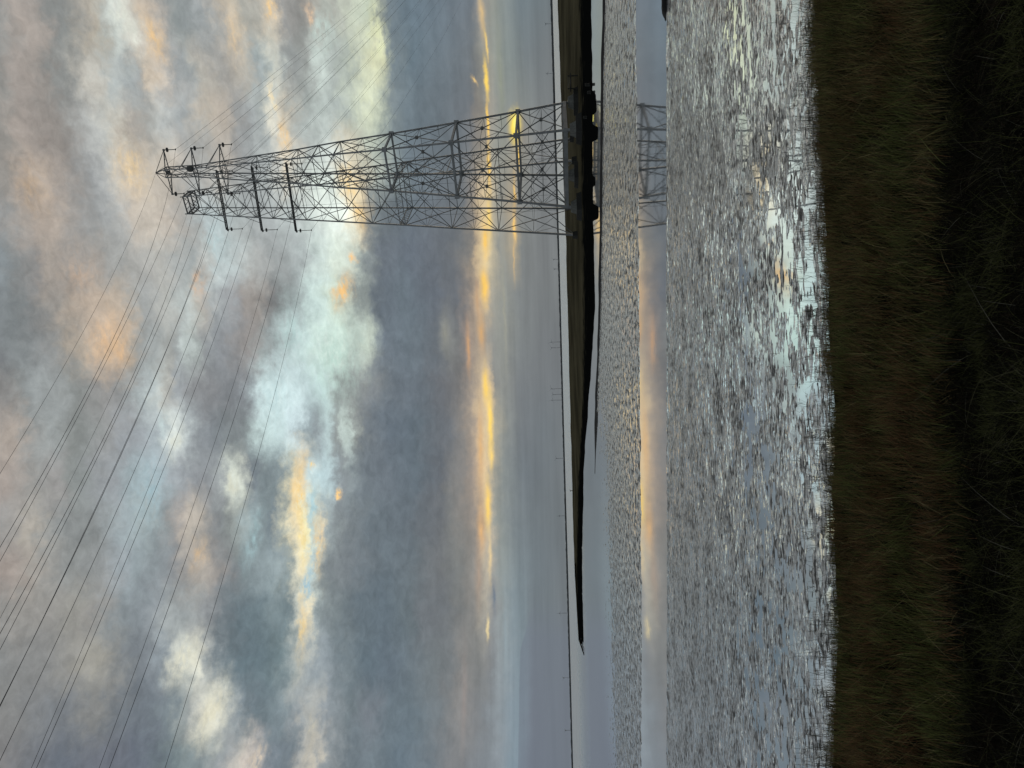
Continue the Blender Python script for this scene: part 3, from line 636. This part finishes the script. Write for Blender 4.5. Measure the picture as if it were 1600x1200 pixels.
g3 = blades('bank_weeds', X, Y, z - .03, hgt, rng.uniform(.004, .012, len(X)), np.abs(rng.normal(.45, .4, len(X))), rng.uniform(0, 6.28, len(X)), rng.uniform(0, 1.8, len(X)), dg, mi, 4)
tag(g3, 'dark tangled weeds and coarse grass on the near bank', 'weeds', kind='stuff')

# ------------------------------------------------------------------ pylons
TH = math.radians(21)
BODY = {262.0: math.radians(45 - 7), 308.0: math.radians(45 - 12)}
ARM = np.array([math.cos(TH), -math.sin(TH), 0.]); ACR = np.array([math.sin(TH), math.cos(TH), 0.])
def corner(c, r, k):     # k: 0 back right, 1 near right, 2 near left, 3 back left
    a, b = ((1, 1), (1, -1), (-1, -1), (-1, 1))[k]; h = BODY[float(c[1])]
    return np.array([c[0], c[1], 0]) + (np.array([math.cos(h), -math.sin(h), 0.]) * a + np.array([math.sin(h), math.cos(h), 0.]) * b) * r / math.sqrt(2)
def at(c, z, R, k):
    p = corner(c, R(z), k); p[2] = z; return p
def panel(mb, c, R, z0, z1, k, w, sub=0, horiz=True, sw=.11):
    a, b, A, B = at(c, z0, R, k), at(c, z0, R, (k + 1) % 4), at(c, z1, R, k), at(c, z1, R, (k + 1) % 4)
    mb.beam(a, B, w); mb.beam(b, A, w)
    ra = np.linalg.norm(b - a); rb = np.linalg.norm(B - A); t = ra / (ra + rb); X = a + (B - a) * t
    if horiz: mb.beam(A, B, w * .9)
    if sub:
        zm = X[2]; la, lb = at(c, zm, R, k), at(c, zm, R, (k + 1) % 4)
        mb.beam(la, lb, sw)
        for leg, lo, hi in ((la, a, A), (lb, b, B)):
            mb.beam(leg, (lo + X) / 2, sw); mb.beam(leg, (hi + X) / 2, sw)
            if sub > 1:
                q = (lo + X) / 2; l2 = (lo + leg) / 2; mb.beam(l2, q, sw); q = (hi + X) / 2; l3 = (hi + leg) / 2; mb.beam(l3, q, sw)
        if sub > 1: mb.box(X, .9, .9, .9, TH)
def insulator(parent, tip, L, ring=.25):
    m = MB()
    m.cyl(tip, tip - np.array([0, 0, L]), .10, .10, 6)
    n = 14
    for i in range(n):
        zc = tip[2] - L * (.12 + .80 * i / n); m.cyl((tip[0], tip[1], zc), (tip[0], tip[1], zc - .10), .17, .12, 8)
    zc = tip[2] - L * ring
    m.cyl((tip[0], tip[1], zc), (tip[0], tip[1], zc - .32), .78, .78, 14)
    m.box((tip[0], tip[1], tip[2] - L), .55, .35, .3, TH)
    return m

def legs(root, c, R, zs, w0, w1, loc):
    for k in range(4):
        m = MB()
        zt = zs[-1]
        for z0, z1 in zip(zs[:-1], zs[1:]):
            f0, f1 = (z0 - zs[0]) / (zt - zs[0]), (z1 - zs[0]) / (zt - zs[0])
            m.beam(at(c, z0, R, k), at(c, z1, R, k), w0 + (w1 - w0) * f0, w0 + (w1 - w0) * f1, ARM)
        m.build('leg', steel_thick, root, loc)

# pointed pylon, the nearer one
cB = np.array([77.5, 262.0]); zB = [3.9, 21.2, 42.5, 65.2, 83.1, 90.8, 98.2, 112.8, 124.9, 134.8, 145.2]
hB = np.array([18.6, 16.1, 13.2, 10.3, 8.3, 7.25, 6.2, 4.6, 3.2, 2.1, 1.98])
RB = lambda z: float(np.interp(z, zB, hB))
locB = np.array([cB[0], cB[1], 0.])
pB = empty('power_pylon', locB)
tag(pB, 'tall lattice pylon with a pointed top on four concrete piers', 'pylon', 'pylons on the mudbank')
legs(pB, cB, RB, zB, .78, .30, locB)
for k in range(4):
    m = MB()
    for i, (z0, z1) in enumerate(zip(zB[:-1], zB[1:])):
        w = .25 - .11 * i / 9
        if i < 3: panel(m, cB, RB, z0, z1, k, w, 2, False)
        elif i == 3 or i == 6: panel(m, cB, RB, z0, z1, k, w, 1)
        elif i > 8: 
            zm = (z0 + z1) / 2; panel(m, cB, RB, z0, zm, k, w, 0, False); panel(m, cB, RB, zm, z1, k, w)
        else: panel(m, cB, RB, z0, z1, k, w, 0)
    m.build('bracing', steel, pB, locB)
for z in (21.2, 42.5, 65.2):
    m = MB()
    for k in range(4):
        m.beam(at(cB, z, RB, k), at(cB, z, RB, (k + 1) % 4), .72 if z < 60 else .58)
        m.box(at(cB, z, RB, k), 1.2, 1.2, 1.6, BODY[262.0])
    m.build('belt_girder', steel_thick, pB, locB)
m = MB()
for k in range(4):
    a, b = at(cB, 4.5, RB, k), at(cB, 4.5, RB, (k + 1) % 4)
    m.beam(a + (0, 0, .7), b + (0, 0, .7), 1.05); m.beam(a + (0, 0, 1.5), b + (0, 0, 1.5), .16)
m.build('base_walkway', steel_thick, pB, locB)
for z in (83.1, 98.2, 112.8, 124.9, 134.8, 145.2):
    m = MB(); m.beam(at(cB, z, RB, 0), at(cB, z, RB, 2), .13); m.beam(at(cB, z, RB, 1), at(cB, z, RB, 3), .13); m.build('cross_tie', steel, pB, locB)
m = MB(); apexB = np.array([cB[0], cB[1], 149.0])
for k in range(4): m.beam(at(cB, 145.2, RB, k), apexB, .22)
m.build('peak', steel, pB, locB)
tipsB = {}
for i, (za, zu, zl, o) in enumerate(((144.5, 148.9, 143.2, 7.5), (134.6, 139.6, 133.6, 7.6), (124.4, 129.6, 122.6, 8.3))):
    m = MB(); arm = None; ins = []
    for sgn, side in ((1, 'R'), (-1, 'L')):
        tip = np.array([cB[0], cB[1], za]) + ARM * o * sgn
        ks = (0, 1) if sgn > 0 else (2, 3)
        for k in ks:
            m.beam(at(cB, min(za, 145.1), RB, k), tip, .26)
            if i == 0: m.beam(apexB, tip, .16)
            else: m.beam(at(cB, zu, RB, k), tip, .17)
            q = at(cB, min(za, 145.1), RB, k); m.beam((q + tip) / 2, at(cB, za, RB, ks[0] if k == ks[1] else ks[1]) * .5 + tip * .5, .1)
        m.box(tip, .5, .5, .7, TH)
        m.beam(at(cB, min(za, 145.1), RB, ks[0]), at(cB, min(za, 145.1), RB, 3 if sgn > 0 else 1), .22)
        ins.append(tip); tipsB['B%d%s' % (i + 1, side)] = tip - np.array([0, 0, 4.2])
    arm = m.build('crossarm', steel, pB, locB)
    for tip in ins:
        o_ = insulator(arm, tip, 4.2).build('insulator', porcelain, arm, locB)
m = MB(); cz = at(cB, 135.5, RB, 1)
for a_, b_, r0_, r1_ in ((-1.3, -.9, .4, .85), (-.9, -.35, .85, 1.1), (-.35, .35, 1.1, 1.1), (.35, .9, 1.1, .85), (.9, 1.3, .85, .4)): m.cyl(cz + np.array([0, 0, a_]), cz + np.array([0, 0, b_]), r0_, r1_, 14)
m.build('warning_drum', rusty, pB, locB)
m = MB(); m.box((cB[0], cB[1], 144.6), .8, .8, 1.3, TH); m.build('lamp_box', rusty, pB, locB)
m = MB()
for dx_ in (-1.2, 1.1): m.beam((cB[0] + dx_, cB[1], 5), (cB[0] + dx_, cB[1], 124), .07)
m.build('down_lead', cable, pB, locB)
for k in range(4):
    p = at(cB, 3.9, RB, k)
    m = MB(); m.box((p[0], p[1], 2.75), 4.0, 4.0, 2.5, TH, .62)
    ft = m.build('footing', concrete, pB, locB)
    m = MB(); m.box((p[0], p[1], .9), 7.4, 7.4, 2.4, TH, .84); m.box((p[0], p[1], -.6), 8.6, 8.6, 1.6, TH, .93)
    m.build('footing_base', seaweed, ft, locB)

# flat topped pylon behind it
cA = np.array([78.3, 308.0]); zA = [1.8, 31.9, 50.5, 69.3, 82.7, 96.4, 109.9, 116.8, 123.8, 131.1, 138.5, 146.2, 153.0, 159.9]
hA = np.interp(zA, [0.6, 31.9, 50.5, 69.3, 82.7, 96.4, 109.9, 123.8, 131, 146.4, 159.9], [20.4, 17.26, 15.47, 13.46, 12.2, 10.86, 9.6, 8.37, 7.65, 6.2, 4.94]) / .975
RA = lambda z: float(np.interp(z, zA, hA))
locA = np.array([cA[0], cA[1], 1.8])
pA = empty('power_pylon', locA)
tag(pA, 'flat topped lattice pylon with solid crossarms behind the pointed one', 'pylon', 'pylons on the mudbank')
legs(pA, cA, RA, zA, .74, .34, locA)
for k in range(4):
    m = MB()
    for i, (z0, z1) in enumerate(zip(zA[:-1], zA[1:])):
        w = .25 - .09 * i / 12
        panel(m, cA, RA, z0, z1, k, w, 1 if i < 3 else 0, True)
        if 3 <= i < 7:
            zm = (z0 + z1) / 2; m.beam(at(cA, zm, RA, k), at(cA, zm, RA, (k + 1) % 4), .1)
    m.build('bracing', steel, pA, locA)
m = MB()
for k in range(4):
    for dz in (0, 2.2):
        a, b = at(cA, 69.3 + dz, RA, k), at(cA, 69.3 + dz, RA, (k + 1) % 4); m.beam(a, b, .28)
    a, b = at(cA, 69.3, RA, k), at(cA, 69.3, RA, (k + 1) % 4); a2, b2 = at(cA, 71.5, RA, k), at(cA, 71.5, RA, (k + 1) % 4)
    for i in range(16):
        p, q = a + (b - a) * i / 16, a2 + (b2 - a2) * (i + 1) / 16
        if i % 2: p, q = a2 + (b2 - a2) * i / 16, a + (b - a) * (i + 1) / 16
        m.beam(p, q, .12)
m.build('belt_girder', steel_thick, pA, locA)
m = MB()
for z in (159.9, 157.9):
    for k in range(4): m.beam(at(cA, z, RA, k), at(cA, z, RA, (k + 1) % 4), .42)
for k in range(4):
    a, b = at(cA, 157.9, RA, k), at(cA, 157.9, RA, (k + 1) % 4); u_ = np.array([0, 0, 2.0])
    for i in range(4): m.beam(a + (b - a) * i / 4, a + (b - a) * (i + 1) / 4 + u_, .2)
for k in range(4): m.beam(at(cA, 159.9, RA, k), at(cA, 161, RA, k), .3)
m.build('top_frame', steel, pA, locA)
tipsA = {}
for i, (za, o) in enumerate(((145.8, 11.6), (131.1, 12.5), (116.8, 13.3))):
    m = MB(); ins = []
    r = RA(za) / math.sqrt(2); c0 = np.array([cA[0], cA[1], za])
    for b_ in (1, -1): m.beam(c0 - ARM * o + ACR * .75 * b_, c0 + ARM * o + ACR * .75 * b_, .40)
    for sgn, side in ((1, 'R'), (-1, 'L')):
        tip = np.array([cA[0], cA[1], za]) + ARM * o * sgn
        for f in (.25, .5, .75):
            e0 = c0 + ARM * sgn * o * f
            m.beam(e0 + ACR * .75, e0 - ACR * .75, .25)
        for b_ in (1, -1):
            m.beam(at(cA, za + 5, RA, (0 if b_ > 0 else 1) if sgn > 0 else (3 if b_ > 0 else 2)), c0 + ARM * sgn * o * .75 + ACR * b_ * .75, .14)
        m.box(tip - np.array([0, 0, .1]), .6, 1.9, .6, TH)
        ins.append(tip - np.array([0, 0, .4])); tipsA['A%d%s' % (i + 1, side)] = tip - np.array([0, 0, 6.5])
    arm = m.build('crossarm', rusty, pA, locA)
    for tip in ins: insulator(arm, tip, 6.1, .22).build('insulator', porcelain, arm, locA)
m = MB()
for dx_ in (-3.4, 3.0, -9.5): m.beam((cA[0] + dx_, cA[1] - 1, 3), (cA[0] + dx_, cA[1] - 1, 112 if dx_ > -9 else 60), .07)
m.build('down_lead', cable, pA, locA)
for k in range(4):
    p = at(cA, 1.8, RA, k); m = MB(); m.box((p[0], p[1], 1.5), 2.4, 2.4, 2.4, TH, .8); m.build('footing', seaweed, pA, locA)

# ------------------------------------------------------------------ conductors: one object each, running through its pylon
LW = {'BE': [(84, 600), (0, 740)], 'B1R': [(142, 600), (0, 855)], 'B1L': [(148, 600), (0, 877)], 'AE': [(183, 600), (0, 966)],
      'B2R': [(202, 600), (0, 990)], 'B2L': [(207, 600), (0, 1015)], 'A1R': [(237, 600), (0, 1104)], 'B3R': [(238, 600), (0, 1102)], 'B3L': [(268, 600), (0, 1188)],
      'A1L': [(295, 600), (49, 1200)], 'A2R': [(308, 600), (57, 1200)], 'A2L': [(365, 600), (155, 1200)], 'A3R': [(383, 600), (171, 1200)], 'A3L': [(433, 600), (258, 1200)]}
AZW = .635; dN = -np.array([math.sin(AZW), math.cos(AZW), 0]); dF = -dN; nr_ = np.array([dN[1], -dN[0], 0])
att = dict(tipsB); att.update(tipsA); att['BE'] = apexB; att['AE'] = np.array([cA[0], cA[1], 160.1]) - ARM * 2
names = {'1': 'topmost', '2': 'middle', '3': 'lowest'}
for key, P0 in att.items():
    T = []
    for x, y in LW[key]:
        r = ray(x, y); k = ((P0 - CAM) @ nr_) / (r @ nr_); Q = CAM + r * k; T.append(((Q - P0) @ dN, Q[2] - P0[2]))
    (t1, z1_), (t2, z2_) = T
    b = (z2_ / t2 - z1_ / t1) / (t2 - t1); s = z1_ / t1 - b * t1
    tn_ = np.linspace(0, 420, 60)[::-1]; tf = np.linspace(0, 980, 90)[1:]
    pn_ = P0 + dN * tn_[:, None]; pn_[:, 2] = P0[2] + s * tn_ + b * tn_ ** 2
    pf_ = P0 + dF * tf[:, None]; pf_[:, 2] = P0[2] - .0811 * tf + 8.3e-5 * tf ** 2
    m = MB(); m.tube(np.concatenate([pn_, pf_]), .035 if 'E' in key else .043, 5)
    o = m.build('power_line', cable, None, P0)
    who = 'pointed pylon' if key[0] == 'B' else 'flat topped pylon'
    if 'E' in key: lab = 'thin earth wire strung over the very top of the ' + who
    else: lab = 'black cable hanging from the %s end of the %s crossarm, %s' % ('right' if key[2] == 'R' else 'left', names[key[1]], who)
    tag(o, lab, 'power line', 'cables strung across the estuary')

# ------------------------------------------------------------------ landing stage beside the right-hand pier
p = at(cB, 3.9, RB, 0); lp = np.array([p[0] + 5.6, p[1] - 3.0, 0.])
st = empty('landing_stage', lp); tag(st, 'small dark landing stage on posts beside the right hand pier', 'landing stage')
m = MB(); m.box((lp[0], lp[1], 3.0), 4.4, 4.0, .35, TH); m.build('deck', seaweed, st, lp)
for a_, b_ in ((1, 1), (1, -1), (-1, 1), (-1, -1)):
    q = lp + ARM * a_ * 2 + ACR * b_ * 1.8
    m = MB(); m.cyl((q[0], q[1], -1), (q[0], q[1], 3.9), .2, .2, 8); m.build('post', seaweed, st, lp)
m = MB()
for b_ in (1, -1): m.beam(lp + ARM * 2 + ACR * b_ * 1.8 + (0, 0, 3.8), lp - ARM * 2 + ACR * b_ * 1.8 + (0, 0, 3.8), .08)
for a_ in (1, -1): m.beam(lp + ARM * a_ * 2 + ACR * 1.8 + (0, 0, 3.8), lp + ARM * a_ * 2 - ACR * 1.8 + (0, 0, 3.8), .08)
m.build('railing', steel, st, lp)
for (x, y, hgt_) in ((922, 133, 1.1), (924, 145, .8), (918, 184, 1.0)):
    g = ground(x, y)
    o = MB(); o.cyl((g[0], g[1], -1), (g[0] + .15, g[1], hgt_), .42, .34, 10); o.cyl((g[0] + .15, g[1], hgt_), (g[0] + .15, g[1], hgt_ + .12), .42, .25, 10)
    ob = o.build('mooring_post', seaweed, None, (g[0], g[1], 0))
    lab = {133: 'black mooring post furthest right of the landing stage', 145: 'short black mooring post in front of the landing stage', 184: 'black mooring post between the two right hand piers'}[y]
    tag(ob, lab, 'mooring post', 'posts near the right hand pier')

# marker post on the crest of the bank
g = ground(893, 767, 2.3)
m = MB(); g = np.array([g[0], g[1], 1.2]); m.cyl(g, g + np.array([.3, 0, 2.4]), .28, .22, 8); m.beam(g + np.array([-.7, 0, 1.9]), g + np.array([1.1, 0, 2.5]), .35)
mp = m.build('marker_post', rusty, None, g); tag(mp, 'small dark marker post on the crest of the mudbank', 'marker post')

# wind turbines on the far shore, thin and grey
TB = [(36, 850, 'alone at the far right of the shore'), (114, 852, 'faint one just right of the pylons'), (405, 863, 'first one left of the pylons'), (420, 864, 'second one left of the pylons'),
      (534, 857, 'right one of the tall pair over mid shore'), (543, 858, 'left one of the tall pair over mid shore'), (607, 857, 'right one of the cluster of three'), (616, 860, 'middle one of the cluster of three'), (625, 858, 'left one of the cluster of three'),
      (716, 866, 'single one above the bank marker post'), (806, 871, 'right one over the tip of the bank'), (958, 871, 'tall dark one left of the bank tip'), (1059, 878, 'second from the left end of the shore'), (1141, 881, 'last one at the far left of the shore')]
for y, xt, lab in TB:
    Dp = 3600.0; base_ = at_depth(880, y, Dp); ztop = at_depth(xt, y, Dp)[2]; Hh_ = max(ztop / 1.28, 20)
    loc = (base_[0], Dp, 0); t = empty('wind_turbine', loc); tag(t, 'distant grey wind turbine, ' + lab, 'wind turbine', 'wind turbines on the far shore')
    m = MB(); m.cyl((base_[0], Dp, 0), (base_[0], Dp, Hh_), 1.1, .7, 8); m.build('mast', turb, t, loc)
    m = MB(); m.box((base_[0], Dp, Hh_ + 1), 3, 8, 3); m.build('nacelle', turb, t, loc)
    hub = np.array([base_[0], Dp - 5, Hh_ + 1]); a0 = rng.uniform(0, 2)
    for j in range(3):
        an = a0 + j * 2.0944; m = MB(); m.beam(hub, hub + np.array([math.cos(an), 0, math.sin(an)]) * Hh_ * .36, 1.1, .4, (0, 1, 0)); m.build('blade', turb, t, loc)
